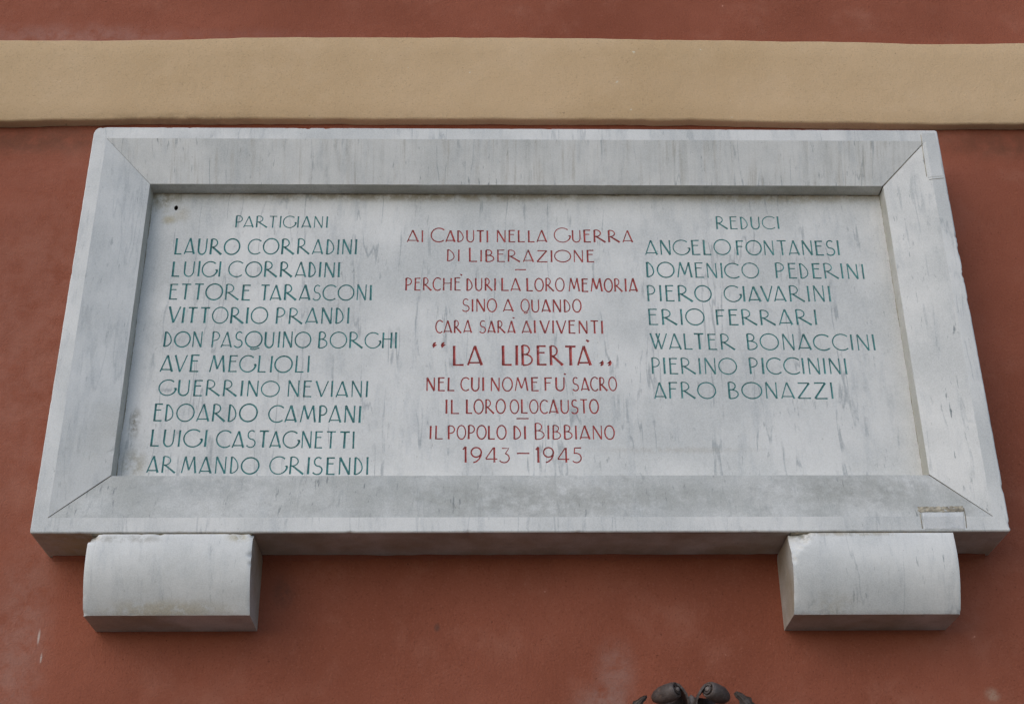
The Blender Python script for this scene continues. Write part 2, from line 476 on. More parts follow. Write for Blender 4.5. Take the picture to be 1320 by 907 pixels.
# the four sunk bevels, with open mitre joints between them
GAP = {0: (0.0017, 0.0014), 1: (0.0014, 0.0020), 2: (0.0020, 0.0005), 3: (0.0005, 0.0017)}
bev_lab = ['grime-greyed lower bevel of the frame', 'clean veined right bevel of the frame',
           'rain-streaked upper bevel of the frame', 'smooth left bevel of the frame']
for side, m in enumerate((M_bev_b, M_bev_r, M_bev_t, M_bev_l)):
    NL, NO = 140, 6
    vs, fs = [], []
    rows = [SW + (BW - SW) * q / NO for q in range(NO + 1)] + [BW + 0.0006, BW + 0.0006, BW + 0.0006]
    for q, o in enumerate(rows):
        for i in range(NL + 1):
            t = i / NL
            L = 2 * (HW - o) if side in (0, 2) else H - 2 * o
            f = (o - SW) / (BW - SW)
            g0, g1 = GAP[side][0] * (0.6 + 0.4 * f), GAP[side][1] * (0.6 + 0.4 * f)
            tt = (g0 + (L - g0 - g1) * t) / L
            x, z = side_point(side, min(o, BW), tt)
            y = D1 * min(1.0, f)
            if q == NO:
                c = chip(x, z, 40.0 + side, 0.004)
                y += c * 0.6
            if q == NO + 1:
                y = D1 + 0.0012
            if q == NO + 2:
                y = D1 + 0.02
            if q == NO + 3:
                y = E_ + 0.004
            if q > NO:
                nrm = [(0, 1), (-1, 0), (0, -1), (1, 0)][side]
                x += nrm[0] * 0.0006
                z += nrm[1] * 0.0006
            vs.append((x, y, z))
    for q in range(len(rows) - 1):
        for i in range(NL):
            a = q * (NL + 1) + i
            fs.append((a, a + 1, a + NL + 2, a + NL + 1))
    bo = mesh_obj('bevel', vs, fs, m, frame)
    bo['label'] = bev_lab[side]
    bo.data.materials.append(M_rebate)
    for n, p in enumerate(bo.data.polygons):
        if n // NL >= NO:
            p.material_index = 1
# dirt-filled mitre joints, set a little behind the bevels
for (sx, sz, w) in ((-1, -1, 0.0055), (1, -1, 0.005), (1, 1, 0.0065), (-1, 1, 0.003)):
    vs, fs = [], []
    for q in range(13):
        o = SW - 0.001 + (BW - SW + 0.001) * q / 12
        f = max(0, (o - SW) / (BW - SW))
        x, z = sx * (HW - o), (H - o if sz > 0 else o)
        px, pz = -sz * 0.7071 * sx * sx, 0.7071 * sx
        ww = w * (1 + 0.2 * n1(q * 1.3, sx, sz))
        y = D1 * f + 0.0016
        vs += [(x + px * ww / 2, y, z + pz * ww / 2), (x - px * ww / 2, y, z - pz * ww / 2)]
    for q in range(12):
        fs.append((2 * q, 2 * q + 1, 2 * q + 3, 2 * q + 2))
    mesh_obj('mitre_joint', vs, fs, M_joint if not (sx > 0 and sz > 0) else M_mortar, frame)

# repaired pieces let into the frame
def surf_y(x, z):
    o = min(HW - abs(x), z, H - z)
    return 0.0 if o <= SW else D1 * min(1.0, (o - SW) / (BW - SW))

def inlay(name, poly, mat, lift, label=None, rough=0.0003, nu=24, ragged=0.0004):
    """a thin slab following the frame's surface inside a four-cornered outline"""
    vs, fs = [], []
    (a, b, c, d) = [Vector((p[0], p[1])) for p in poly]
    for j in range(nu + 1):
        for i in range(nu + 1):
            u, v = i / nu, j / nu
            p = (a * (1 - u) + b * u) * (1 - v) + (d * (1 - u) + c * u) * v
            e = ragged * n1(p.x * 220, p.y * 220, 5)
            y = surf_y(p.x, p.y) - lift + rough * n1(p.x * 150, p.y * 150, 3)
            if i in (0, nu) or j in (0, nu):
                y += lift + 0.0015
            vs.append((p.x + e, y, p.y + e))
    for j in range(nu):
        for i in range(nu):
            q = j * (nu + 1) + i
            fs.append((q, q + 1, q + nu + 2, q + nu + 1))
    o = mesh_obj(name, vs, fs, mat, frame)
    if label:
        o['label'] = label
    return o

inlay('repair_piece', [(0.8615, 0.787), (0.8965, 0.7905), (0.8945, 0.9105), (0.8645, 0.9115)], M_patch, 0.0007, 'replacement marble piece in the upper right corner')
inlay('mortar_seam', [(0.8598, 0.785), (0.8612, 0.785), (0.8640, 0.9125), (0.8622, 0.9125)], M_mortar, 0.0004, nu=10)
inlay('mortar_seam', [(0.8612, 0.7848), (0.8985, 0.7888), (0.8985, 0.790), (0.8612, 0.7862)], M_joint, 0.0004, nu=10)
inlay('repair_piece', [(0.7375, 0.0035), (0.8165, 0.0035), (0.8195, 0.0400), (0.7380, 0.0385)], M_patch2, 0.0007, 'small grey marble piece set in the lower right of the frame')
inlay('mortar_seam', [(0.7335, 0.0385), (0.8215, 0.0400), (0.8225, 0.0525), (0.7330, 0.0510)], M_mortar, 0.0010, 'crumbling beige mortar above the set-in piece', rough=0.0024, nu=28, ragged=0.0022)
inlay('mortar_seam', [(0.7348, 0.0025), (0.7370, 0.0025), (0.7370, 0.0385), (0.7350, 0.0385)], M_mortar, 0.0005, nu=10)
inlay('mortar_seam', [(0.8168, 0.0025), (0.8184, 0.0025), (0.8222, 0.0525), (0.8204, 0.0525)], M_joint, 0.0005, nu=10)

# ------------------------------------------------------------------ lettering
def arc(cx, cy, rx, ry, a0, a1, n=14):
    return [(cx + rx * math.cos(math.radians(a0 + (a1 - a0) * i / n)), cy + ry * math.sin(math.radians(a0 + (a1 - a0) * i / n))) for i in range(n + 1)]
K, N_ = 1.0, 0.66       # thick and thin strokes
def bowl(x, cy, rx, ry, dx=0.10):
    return [(x, cy + ry)] + [(x + dx + px, py) for px, py in arc(0, cy, rx, ry, 90, -90, 12)] + [(x, cy - ry)]
G = {
 'A': (0.62, [([(0, 0), (0.30, 1)], N_, N_), ([(0.30, 1), (0.62, 0)], K, K), ([(0.06, 0.13), (0.57, 0.13)], N_, N_)]),
 'B': (0.50, [([(0.05, 0), (0.05, 1)], K, K), (bowl(0.05, 0.77, 0.22, 0.23), N_, N_), (bowl(0.05, 0.27, 0.34, 0.27), N_, N_)]),
 'C': (0.80, [(arc(0.47, 0.5, 0.47, 0.5, 46, 312, 22), N_ * 1.1, N_ * 1.1)]),
 'D': (0.46, [([(0.05, 0), (0.05, 1)], K, K), ([(0.05, 0.99), (0.14, 0.95), (0.25, 0.84), (0.35, 0.68), (0.41, 0.50), (0.42, 0.34), (0.37, 0.19), (0.26, 0.08), (0.13, 0.02), (0.05, 0.01)], N_, N_)]),
 'E': (0.44, [([(0.05, 0), (0.05, 1)], K, K), ([(0.0, 0.98), (0.43, 0.98)], N_, N_ * 1.2), ([(0.05, 0.64), (0.37, 0.64)], N_, N_), ([(0.0, 0.02), (0.45, 0.02)], N_, N_ * 1.2)]),
 'F': (0.44, [([(0.05, 0), (0.05, 1)], K, K), ([(0.0, 0.98), (0.44, 0.98)], N_, N_ * 1.2), ([(0.05, 0.60), (0.36, 0.60)], N_, N_)]),
 'G': (0.84, [(arc(0.45, 0.5, 0.45, 0.5, 48, 300, 20), N_ * 1.1, N_), (arc(0.45, 0.5, 0.45, 0.5, 300, 345, 6) + [(0.86, 0.46)], N_, K * 1.1), ([(0.77, 0.45), (0.90, 0.47)], N_ * 0.7, N_)]),
 'H': (0.60, [([(0.05, 0), (0.05, 1)], K, K), ([(0.55, 0), (0.55, 1)], K, K), ([(0.05, 0.58), (0.55, 0.58)], N_, N_)]),
 'I': (0.10, [([(0.05, 0), (0.05, 1)], K, K)]),
 'L': (0.44, [([(0.05, 0), (0.05, 1)], K, K), ([(0.0, 0.02), (0.44, 0.02)], N_, N_ * 1.2)]),
 'M': (0.82, [([(0.02, 0), (0.17, 1)], N_, N_), ([(0.17, 1), (0.42, 0.18)], K, K), ([(0.42, 0.18), (0.66, 1)], N_, N_), ([(0.66, 1), (0.80, 0)], K, K)]),
 'N': (0.60, [([(0.05, 0), (0.05, 1)], N_, N_), ([(0.05, 1), (0.55, 0)], K, K), ([(0.55, 0), (0.55, 1)], N_, N_)]),
 'O': (0.94, [(arc(0.47, 0.5, 0.46, 0.5, 90, 450, 30), N_ * 1.15, N_ * 1.15)]),
 'P': (0.46, [([(0.05, 0), (0.05, 1)], K, K), (bowl(0.05, 0.72, 0.28, 0.28), N_, N_)]),
 'Q': (0.94, [(arc(0.47, 0.5, 0.46, 0.5, 90, 450, 30), N_ * 1.15, N_ * 1.15), ([(0.30, -0.07), (0.42, -0.12), (0.58, -0.12), (0.72, -0.05), (0.82, -0.05)], N_, N_)]),
 'R': (0.72, [([(0.05, 0), (0.05, 1)], K, K), (bowl(0.05, 0.74, 0.28, 0.26), N_, N_), ([(0.14, 0.49), (0.74, 0.0)], K * 0.9, K * 1.1)]),
 'S': (0.46, [(arc(0.24, 0.745, 0.19, 0.255, 42, 255, 12) + arc(0.21, 0.25, 0.24, 0.25, 62, -150, 12), N_ * 1.1, N_ * 1.1)]),
 'T': (0.52, [([(0.26, 0), (0.26, 1)], K, K), ([(0.0, 0.98), (0.52, 0.98)], N_ * 1.2, N_ * 1.2)]),
 'U': (0.58, [([(0.05, 1), (0.05, 0.34)] + arc(0.29, 0.32, 0.24, 0.32, 180, 360, 12)[1:] + [(0.53, 1)], K, N_)]),
 'V': (0.60, [([(0, 1), (0.31, 0)], K, K), ([(0.31, 0), (0.60, 1)], N_, N_)]),
 'W': (0.86, [([(0, 1), (0.24, 0)], K, K), ([(0.24, 0), (0.48, 1)], N_, N_), ([(0.30, 1), (0.54, 0)], K, K), ([(0.54, 0), (0.84, 1)], N_, N_)]),
 'Z': (0.62, [([(0.04, 0.98), (0.60, 0.98)], N_ * 1.2, N_), ([(0.60, 0.98), (0.0, 0.02)], K, K), ([(0.0, 0.02), (0.62, 0.02)], N_, N_ * 1.2)]),
 '1': (0.20, [([(0.13, 0), (0.13, 1.06)], K, K), ([(0.0, 0.86), (0.13, 1.06)], N_, N_)]),
 '3': (0.46, [([(0.04, 0.98), (0.40, 0.98), (0.22, 0.60)], N_, N_), (arc(0.16, 0.31, 0.27, 0.31, 75, -150, 14), N_ * 1.1, N_ * 1.1)]),
 '4': (0.58, [([(0.40, 1), (0.0, 0.24)], N_, N_), ([(0.0, 0.22), (0.58, 0.22)], N_, N_), ([(0.43, 0), (0.43, 1)], K, K)]),
 '5': (0.46, [([(0.10, 0.97), (0.46, 0.97)], N_, N_ * 1.3), ([(0.10, 0.97), (0.06, 0.58)], N_, N_), (arc(0.17, 0.31, 0.27, 0.31, 112, -140, 14), N_ * 1.1, N_ * 1.1)]),
 '9': (0.54, [(arc(0.26, 0.68, 0.25, 0.32, 0, 360, 20), N_ * 1.1, N_ * 1.1), ([(0.51, 0.68), (0.49, 0.45), (0.40, 0.22), (0.26, 0.06), (0.12, 0.0)], N_ * 1.1, N_)]),
}
PAIR = {'LA': -0.04, 'AV': -0.12, 'VI': -0.02, 'TT': 0.03, 'TA': -0.10, 'AT': -0.08, 'RA': 0.02, 'LT': -0.06, 'WA': -0.12, 'AU': 0.0, 'CA': -0.02, 'PA': -0.08, 'VA': -0.12,
        'AS': -0.02, 'FR': 0.0, 'AF': -0.02, 'RT': -0.05, 'FU': 0.0}
polys = []     # every carved stroke's outline on the panel, as quads in (x, z)

def carve(vs, fs, pts, w0, w1, closed=False):
    """V-shaped groove along a polyline: rims on the panel's face, floor behind it"""
    n = len(pts)
    base = len(vs)
    P = [Vector(p) for p in pts]
    for i, p in enumerate(P):
        if closed:
            d = P[(i + 1) % (n - 1)] - P[(i - 1) % (n - 1)]
        else:
            d = P[min(i + 1, n - 1)] - P[max(i - 1, 0)]
        d.normalize()
        nrm = Vector((-d.y, d.x))
        t = i / (n - 1)
        w = w0 + (w1 - w0) * t
        if n == 2 or i in (0, n - 1):
            w *= 1.10
        w *= 1 + 0.10 * n1(p.x * 260, p.y * 260, 2.0)
        l, r = p + nrm * w / 2, p - nrm * w / 2
        c = p.copy()
        if not closed and i == 0:
            c = p + d * w * 0.35
        if not closed and i == n - 1:
            c = p - d * w * 0.35
        vs += [(l.x, E_, l.y), (c.x, E_ + 0.40 * w, c.y), (r.x, E_, r.y)]
    for i in range(n - 1):
        a, b = base + 3 * i, base + 3 * (i + 1)
        fs.append((a, a + 1, b + 1, b))
        fs.append((a + 1, a + 2, b + 2, b + 1))
        q = [vs[a], vs[a + 2], vs[b + 2], vs[b]]
        polys.append([(v[0], v[2]) for v in q])
    if not closed:
        fs.append((base, base + 2, base + 1))
        e = base + 3 * (n - 1)
        fs.append((e, e + 1, e + 2))

def densify(pts, m):
    if len(pts) != 2:
        return pts
    (a, b), (c, d) = pts
    return [(a + (c - a) * i / m, b + (d - b) * i / m) for i in range(m + 1)]

def set_word(text, xa, za, xb, zb, h, mat, parent, narrow=False):
    vs, fs = [], []
    stem = (0.108 if mat is M_green else 0.122) * h
    if h > 0.045:
        stem *= 0.76
    ang = math.atan2(zb - za, xb - xa)
    def out(x, y):      # along the baseline, up
        return (xa + x, za + (zb - za) * (x / max(1e-6, xb - xa)) + y)
    name = 'word'
    if text == '-':
        name = 'dash'
        L = xb - xa
        carve(vs, fs, [out(L * i / 4, 0.42 * h + 0.0006 * n1(xa * 90, i)) for i in range(5)], stem * 0.75, stem * 0.75)
    elif text in '",':
        name = 'quotation_mark'
        L = xb - xa
        for cx in (0.17 * L, 0.83 * L):
            cy = 0.98 * h if text == '"' else 0.14 * h
            s = 1 if text == ',' else -1
            pts = [(cx - s * 0.03 * h, cy + s * 0.03 * h), (cx, cy), (cx + s * 0.035 * h, cy - s * 0.04 * h), (cx + s * 0.03 * h, cy - s * 0.10 * h), (cx - s * 0.05 * h, cy - s * 0.17 * h)]
            carve(vs, fs, [out(*p) for p in pts], stem * 2.0, stem * 0.5)
    else:
        if text[0].isdigit():
            name = 'year'
        accent = text.endswith("'")
        text = text.rstrip("'")
        big = text.startswith('*')
        text = text.lstrip('*')
        items, x, prev, extra = [], 0.0, '', 0.0
        for ch in text:
            if ch == '|':
                extra = 0.16
                continue
            if prev:
                gap = 0.20 + PAIR.get(prev + ch, 0.0) + extra + rnd.uniform(-0.02, 0.025)
                if prev in 'OCGQ' or ch in 'OCGQ':
                    gap -= 0.05
                x += gap
                extra = 0.0
            sc = 1.17 if (big and not prev) else 1.0
            ws = rnd.uniform(0.95, 1.06)
            if narrow:
                ws *= {'O': 0.66, 'Q': 0.66, 'C': 0.68, 'G': 0.7, 'R': 0.78, 'A': 0.95}.get(ch, 1.0)
            items.append((ch, x, sc, ws))
            x += G[ch][0] * sc * ws
            prev = ch
        kx = (xb - xa) / x
        for ch, x0, sc, ws in items:
            rot = rnd.uniform(-0.014, 0.014)
            hy = h * sc * rnd.uniform(0.975, 1.02)
            dy = rnd.uniform(-0.012, 0.012) * h
            fw = rnd.uniform(0.90, 1.12)
            for pts, w0, w1 in G[ch][1]:
                closed = len(pts) > 15 and abs(pts[0][0] - pts[-1][0]) + abs(pts[0][1] - pts[-1][1]) < 1e-6
                pp = []
                for px, py in densify(pts, 4):
                    X = (x0 + px * sc * ws) * kx
                    Y = py * hy + dy
                    pp.append(out(X + rot * Y * -1, Y))
                carve(vs, fs, pp, w0 * stem * fw, w1 * stem * fw, closed)
        if accent:
            L = xb - xa
            off = 0.03 * h if text[-1] in 'EU' else -0.10 * h
            carve(vs, fs, [out(L + off - 0.06 * h, 1.29 * h), out(L + off, 1.25 * h), out(L + off + 0.06 * h, 1.20 * h)], stem * 0.7, stem * 1.0)
    return mesh_obj(name, vs, fs, mat, parent)

TEXT = [
 ('g', [('PARTIGIANI', -0.5946, 0.7039, -0.4014, 0.703, 0.029)]),
 ('g', [('LAURO', -0.7146, 0.6376, -0.5812, 0.6369, 0.0388), ('CORRADINI', -0.5635, 0.6379, -0.338, 0.638, 0.0373)]),
 ('g', [('LUIGI', -0.7148, 0.5839, -0.6157, 0.5831, 0.0366), ('CORRADINI', -0.5989, 0.5832, -0.3705, 0.5822, 0.0367)]),
 ('g', [('ETTORE', -0.7148, 0.5293, -0.5508, 0.5276, 0.0369), ('TARASCONI', -0.5293, 0.5272, -0.3027, 0.5276, 0.0365)]),
 ('g', [('VITTORIO', -0.7115, 0.4747, -0.5115, 0.4731, 0.0368), ('PRANDI', -0.4942, 0.4726, -0.3463, 0.4728, 0.0368)]),
 ('g', [('DON', -0.7146, 0.4201, -0.638, 0.4188, 0.0352), ('PASQUINO', -0.6188, 0.4184, -0.4205, 0.4176, 0.0361), ('BORGHI', -0.4057, 0.4172, -0.2481, 0.4164, 0.0361)]),
 ('g', [('AVE', -0.7149, 0.3639, -0.6399, 0.3631, 0.0377), ('MEGLIOLI', -0.6178, 0.3631, -0.4201, 0.3618, 0.0368)]),
 ('g', [('GUERRINO', -0.7131, 0.3109, -0.4762, 0.3087, 0.0344), ('NEVIANI', -0.4601, 0.3083, -0.3023, 0.307, 0.0353)]),
 ('g', [('EDOARDO', -0.7164, 0.2553, -0.5159, 0.254, 0.0372), ('CAMPANI', -0.4934, 0.2531, -0.3138, 0.2518, 0.0368)]),
 ('g', [('LUIGI', -0.7167, 0.2017, -0.6091, 0.2003, 0.0361), ('CASTAGNETTI', -0.5898, 0.1995, -0.3238, 0.1967, 0.0357)]),
 ('g', [('AR|MANDO', -0.7171, 0.1469, -0.5042, 0.1438, 0.0346), ('GRISENDI', -0.4836, 0.1433, -0.2947, 0.1419, 0.0363)]),
 ('r', [('AI', -0.2332, 0.6684, -0.2002, 0.6685, 0.0294), ('*CADUTI', -0.1837, 0.6685, -0.0642, 0.6684, 0.0294), ('NELLA', -0.0465, 0.6689, 0.0583, 0.6687, 0.0295), ('*GUERRA', 0.0748, 0.6687, 0.2386, 0.6687, 0.03)]),
 ('r', [('DI', -0.1501, 0.6215, -0.1236, 0.6216, 0.0285), ('*LIBERAZIONE', -0.1041, 0.6207, 0.1559, 0.6199, 0.029)]),
 ('r', [('-', -0.0087, 0.5899, 0.0143, 0.5899, 0.0274)]),
 ('r', [("PERCHE'", -0.234, 0.5511, -0.121, 0.5513, 0.0301), ('DURI', -0.1087, 0.5509, -0.0489, 0.5506, 0.0297), ('LA', -0.0373, 0.5506, 0.0017, 0.5502, 0.0302), ('LORO', 0.0149, 0.5502, 0.0922, 0.5499, 0.0306), ('MEMORIA', 0.1019, 0.549, 0.2424, 0.5488, 0.0316)]),
 ('r', [('SINO', -0.1168, 0.5015, -0.0471, 0.5012, 0.0297), ('A', -0.0333, 0.5012, -0.0134, 0.5012, 0.0297), ('QUANDO', 0.0027, 0.5008, 0.1255, 0.5001, 0.0297)]),
 ('r', [('CARA', -0.1703, 0.4521, -0.0982, 0.4517, 0.0292), ("SARA'", -0.0815, 0.4521, -0.0101, 0.4514, 0.0283), ('AI', 0.0044, 0.4514, 0.0318, 0.4514, 0.0292), ('VIVENTI', 0.0413, 0.451, 0.1681, 0.4502, 0.0297)]),
 ('r', [('"', -0.1766, 0.3783, -0.1504, 0.3784, 0.0448), ('LA', -0.1346, 0.3784, -0.0772, 0.3784, 0.0448), ("LIBERTA'", -0.0363, 0.3784, 0.1404, 0.3785, 0.0444), (',', 0.1585, 0.3785, 0.1822, 0.3785, 0.0445)]),
 ('r', [('NEL', -0.1868, 0.3209, -0.1314, 0.3209, 0.03), ('CUI', -0.1184, 0.3213, -0.0727, 0.3209, 0.0296), ('NOME', -0.0597, 0.3209, 0.0352, 0.3209, 0.0301), ("FU'", 0.0475, 0.3213, 0.0873, 0.3214, 0.0297), ('SACRO', 0.1034, 0.3214, 0.1906, 0.3214, 0.0297)]),
 ('r', [('IL', -0.1482, 0.2715, -0.1217, 0.2715, 0.0304), ('LORO', -0.1077, 0.2715, -0.031, 0.2715, 0.0304), ('OLOCAUSTO', -0.0211, 0.2719, 0.1526, 0.2718, 0.03)]),
 ('r', [('-', -0.0091, 0.2486, 0.0148, 0.2486, 0.0285)]),
 ('r', [('IL', -0.1785, 0.2165, -0.153, 0.2165, 0.029), ('POPOLO', -0.1428, 0.2164, -0.0296, 0.2164, 0.029), ('DI', -0.0153, 0.216, 0.0088, 0.2159, 0.029), ('*BIBBIANO', 0.026, 0.2159, 0.1816, 0.2162, 0.0294)]),
 ('r', [('1943', -0.1132, 0.1671, -0.023, 0.167, 0.0313), ('-', -0.0092, 0.1733, 0.0151, 0.1733, 0.031), ('1945', 0.0277, 0.167, 0.1159, 0.1669, 0.0313)]),
 ('g', [('REDUCI', 0.4179, 0.7019, 0.5516, 0.7033, 0.0313)]),
 ('g', [('ANGELO', 0.2648, 0.6384, 0.4435, 0.6389, 0.0364), ('FONTANESI', 0.4557, 0.6384, 0.6723, 0.638, 0.036)]),
 ('g', [('DOMENICO', 0.2639, 0.5837, 0.4981, 0.5818, 0.0363), ('PEDERINI', 0.5324, 0.5818, 0.7172, 0.5803, 0.0363)]),
 ('g', [('PIERO', 0.2628, 0.5261, 0.3952, 0.5259, 0.0379), ('GIAVARINI', 0.4215, 0.5255, 0.641, 0.5258, 0.0375)]),
 ('g', [('ERIO', 0.2625, 0.4706, 0.3764, 0.4707, 0.0368), ('FERRARI', 0.4001, 0.4707, 0.6061, 0.471, 0.0359)]),
 ('g', [('WALTER', 0.2638, 0.4147, 0.4322, 0.4139, 0.0361), ('BONACCINI', 0.4585, 0.4139, 0.7184, 0.4124, 0.0366)]),
 ('g', [('PIERINO', 0.2623, 0.3589, 0.433, 0.3585, 0.0363), ('PICCININI', 0.4587, 0.359, 0.6541, 0.3586, 0.0364)]),
 ('g', [('AFRO', 0.265, 0.3042, 0.3873, 0.3042, 0.0357), ('BONAZZI', 0.4115, 0.3042, 0.6204, 0.3037, 0.0357)]),
]

left_names = ['green heading above the left column of names'] + ['%s green name in the left column' % o for o in
              ('first', 'second', 'third', 'fourth', 'fifth', 'sixth', 'seventh', 'eighth', 'ninth', 'last')]
mid = ['topmost line of the red dedication', 'second line of the red dedication', 'upper red dash of the dedication', 'longest red line, under the upper dash',
       'fourth worded line of the red dedication', 'fifth worded line of the red dedication', 'largest red line, in quotation marks', 'red line below the quoted words',
       'red line above the lower dash', 'lower red dash of the dedication', 'red line above the years', 'red line with the years']
right_names = ['green heading above the right column of names'] + ['%s green name in the right column' % o for o in
               ('first', 'second', 'third', 'fourth', 'fifth', 'sixth', 'last')]
labels = left_names + mid + right_names
for n_line, ((colr, words), lab) in enumerate(zip(TEXT, labels)):
    line = bpy.data.objects.new('inscription_line', None)
    C.objects.link(line)
    line.parent = plaque
    line['label'] = lab
    for wd in words:
        set_word(*wd, M_green if colr == 'g' else M_red, line, colr == 'r' and n_line > 12)

# ------------------------------------------------------------------ the panel, pierced by the carved strokes
hc = (-0.7228, 0.7522)
hole = [(hc[0] + 0.0042 * math.cos(a * math.pi / 5) * (1 + 0.2 * n1(a * 2.2)), hc[1] + 0.0062 * math.sin(a * math.pi / 5) * (1 + 0.2 * n1(a * 1.7, 4))) for a in range(10)]
polys.append(hole)
PX, PZ0, PZ1 = HW - BW + 0.004, BW - 0.004, H - BW + 0.004
cv = [Vector((-PX, PZ0)), Vector((PX, PZ0)), Vector((PX, PZ1)), Vector((-PX, PZ1))]
cf = [[0, 1, 2, 3]]
for q in polys:
    s = sum(q[i][0] * q[(i + 1) % len(q)][1] - q[(i + 1) % len(q)][0] * q[i][1] for i in range(len(q)))
    if s < 0:
        q = q[::-1]
    b = len(cv)
    cv += [Vector(p) for p in q]
    cf.append(list(range(b, b + len(q))))
ov, oe, of, _, _, fid = delaunay_2d_cdt(cv, [], cf, 1, 1e-6)
keep = [f for f, ids in zip(of, fid) if list(ids) == [0]]
vs = [(p.x, E_, p.y) for p in ov]
fs = [tuple(f) for f in keep]
b = len(vs)
for y in (E_, E_ + 0.035):
    vs += [(-PX, y, PZ0), (PX, y, PZ0), (PX, y, PZ1), (-PX, y, PZ1)]
for i in range(4):
    j = (i + 1) % 4
    fs.append((b + i, b + j, b + 4 + j, b + 4 + i))
fs.append((b + 4, b + 5, b + 6, b + 7))
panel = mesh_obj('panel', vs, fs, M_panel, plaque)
panel['label'] = 'sunken veined marble panel carrying the inscription'
vs = [(p[0], E_, p[1]) for p in hole] + [(hc[0] + (p[0] - hc[0]) * 0.6, E_ + 0.012, hc[1] + (p[1] - hc[1]) * 0.6) for p in hole]
fs = [(i, (i + 1) % 10, 10 + (i + 1) % 10, 10 + i) for i in range(10)] + [tuple(range(10, 20))]
mesh_obj('drill_hole', vs, fs, M_hole, plaque)

# grime gathered where the panel meets the step round it
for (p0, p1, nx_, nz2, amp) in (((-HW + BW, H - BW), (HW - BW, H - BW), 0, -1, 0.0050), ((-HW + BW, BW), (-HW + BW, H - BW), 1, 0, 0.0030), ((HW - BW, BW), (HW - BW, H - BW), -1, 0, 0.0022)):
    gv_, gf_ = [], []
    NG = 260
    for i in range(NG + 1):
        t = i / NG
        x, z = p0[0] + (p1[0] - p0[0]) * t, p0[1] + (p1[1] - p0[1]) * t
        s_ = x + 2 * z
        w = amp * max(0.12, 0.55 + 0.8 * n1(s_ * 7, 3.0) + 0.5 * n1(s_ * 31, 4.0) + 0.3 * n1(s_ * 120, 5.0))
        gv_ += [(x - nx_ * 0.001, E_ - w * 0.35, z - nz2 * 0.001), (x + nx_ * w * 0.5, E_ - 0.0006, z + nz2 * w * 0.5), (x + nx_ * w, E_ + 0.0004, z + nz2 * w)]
    for i in range(NG):
        for q in (0, 1):
            gf_.append((3 * i + q, 3 * i + 3 + q, 3 * i + 4 + q, 3 * i + 1 + q))
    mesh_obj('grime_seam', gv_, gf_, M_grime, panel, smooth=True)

# red plaster smeared up against the underside of the plaque
fv, ff = [], []
for i in range(401):
    x = -0.889 + 1.778 * i / 400
    w = 0.006 + 0.006 * (0.5 + n1(x * 9, 2.2)) + 0.0025 * n1(x * 40, 5.5)
    w = max(0.002, w)
    fv += [(x, wall_y(x, Z0) + 0.004, Z0 + 0.002), (x, -w, Z0 + 0.001 - 0.0008), (x, -w * 0.75, Z0 - 0.0022), (x, -w * 0.35, Z0 - w * 0.5), (x, wall_y(x, Z0 - w) + 0.002, Z0 - w * 1.3)]
for i in range(400):
    for q in range(4):
        ff.append((5 * i + q, 5 * i + 5 + q, 5 * i + 6 + q, 5 * i + 1 + q))
mesh_obj('plaster_lip', fv, ff, M_wall, wall, smooth=True)

# ------------------------------------------------------------------ the two brackets
def bracket(xa, xb, zb, mat, label, bites, group):
    root = empty('stone_bracket', (0, -T, Z0))
    root['label'] = label
    root['category'] = 'bracket'
    root['group'] = group
    NX, NZ = 70, 44
    def front(f):        # f 0 top .. 1 bottom: swelling front
        return -0.009 * math.sin(math.pi * f) + 0.030 * f ** 2.0
    vs, fs, idx = [], [], {}
    top = -0.0022
    def P(i, j):
        u, f = i / NX, j / NZ
        x = xa + (xb - xa) * u
        z = top + (zb - top) * f
        y = front(f)
        # worn arrises
        du, df = min(u, 1 - u) * (xb - xa), min(f, 1 - f) * (top - zb)
        e = min(du, df)
        if e < 0.004:
            y += (0.004 - e) * 0.25 + max(0, chip(x, z, 70, 0.02))
        for (bx, bz, br, bd) in bites:
            d = math.hypot(x - bx, z - bz)
            rr = br * (1 + 0.35 * n1(x * 120, z * 120, 9))
            if d < rr:
                y += bd * (1 - d / rr) ** 0.7
        return (x, y, z)
    for j in range(NZ + 1):
        for i in range(NX + 1):
            idx[i, j] = len(vs)
            vs.append(P(i, j))
    for j in range(NZ):
        for i in range(NX):
            fs.append((idx[i, j], idx[i + 1, j], idx[i + 1, j + 1], idx[i, j + 1]))
    face = mesh_obj('face', vs, fs, mat, root, smooth=False)
    for p in face.data.polygons:
        p.use_smooth = True
    # sides, underside and top back to the wall
    loop = [idx[i, 0] for i in range(NX + 1)] + [idx[NX, j] for j in range(1, NZ + 1)] + [idx[i, NZ] for i in range(NX - 1, -1, -1)] + [idx[0, j] for j in range(NZ - 1, 0, -1)]
    vb, fb = [], []
    for v in loop:
        x, y, z = vs[v]
        vb += [(x, y, z), (x, T * 0.5, z), (x, T + 0.008, z)]
    n = len(loop)
    for i in range(n):
        a, c = 3 * i, 3 * ((i + 1) % n)
        fb += [(a, a + 1, c + 1, c), (a + 1, a + 2, c + 2, c + 1)]
    body = mesh_obj('body', vb, fb, M_under, root)
    # crumbly mortar between bracket and plaque
    mv, mf = [], []
    for i in range(91):
        x = xa + 0.003 + (xb - xa - 0.006) * i / 90
        y = 0.0035 + 0.0022 * n1(x * 90, 3.3) + 0.002 * n1(x * 30, 1.3)
        mv += [(x, T, 0.0006), (x, y, 0.0004), (x, y + 0.0005, -0.0030), (x, T, -0.0032)]
    for i in range(90):
        for q in range(3):
            mf.append((4 * i + q, 4 * i + 4 + q, 4 * i + 5 + q, 4 * i + 1 + q))
    mesh_obj('mortar_bed', mv, mf, M_joint, root)
    return root

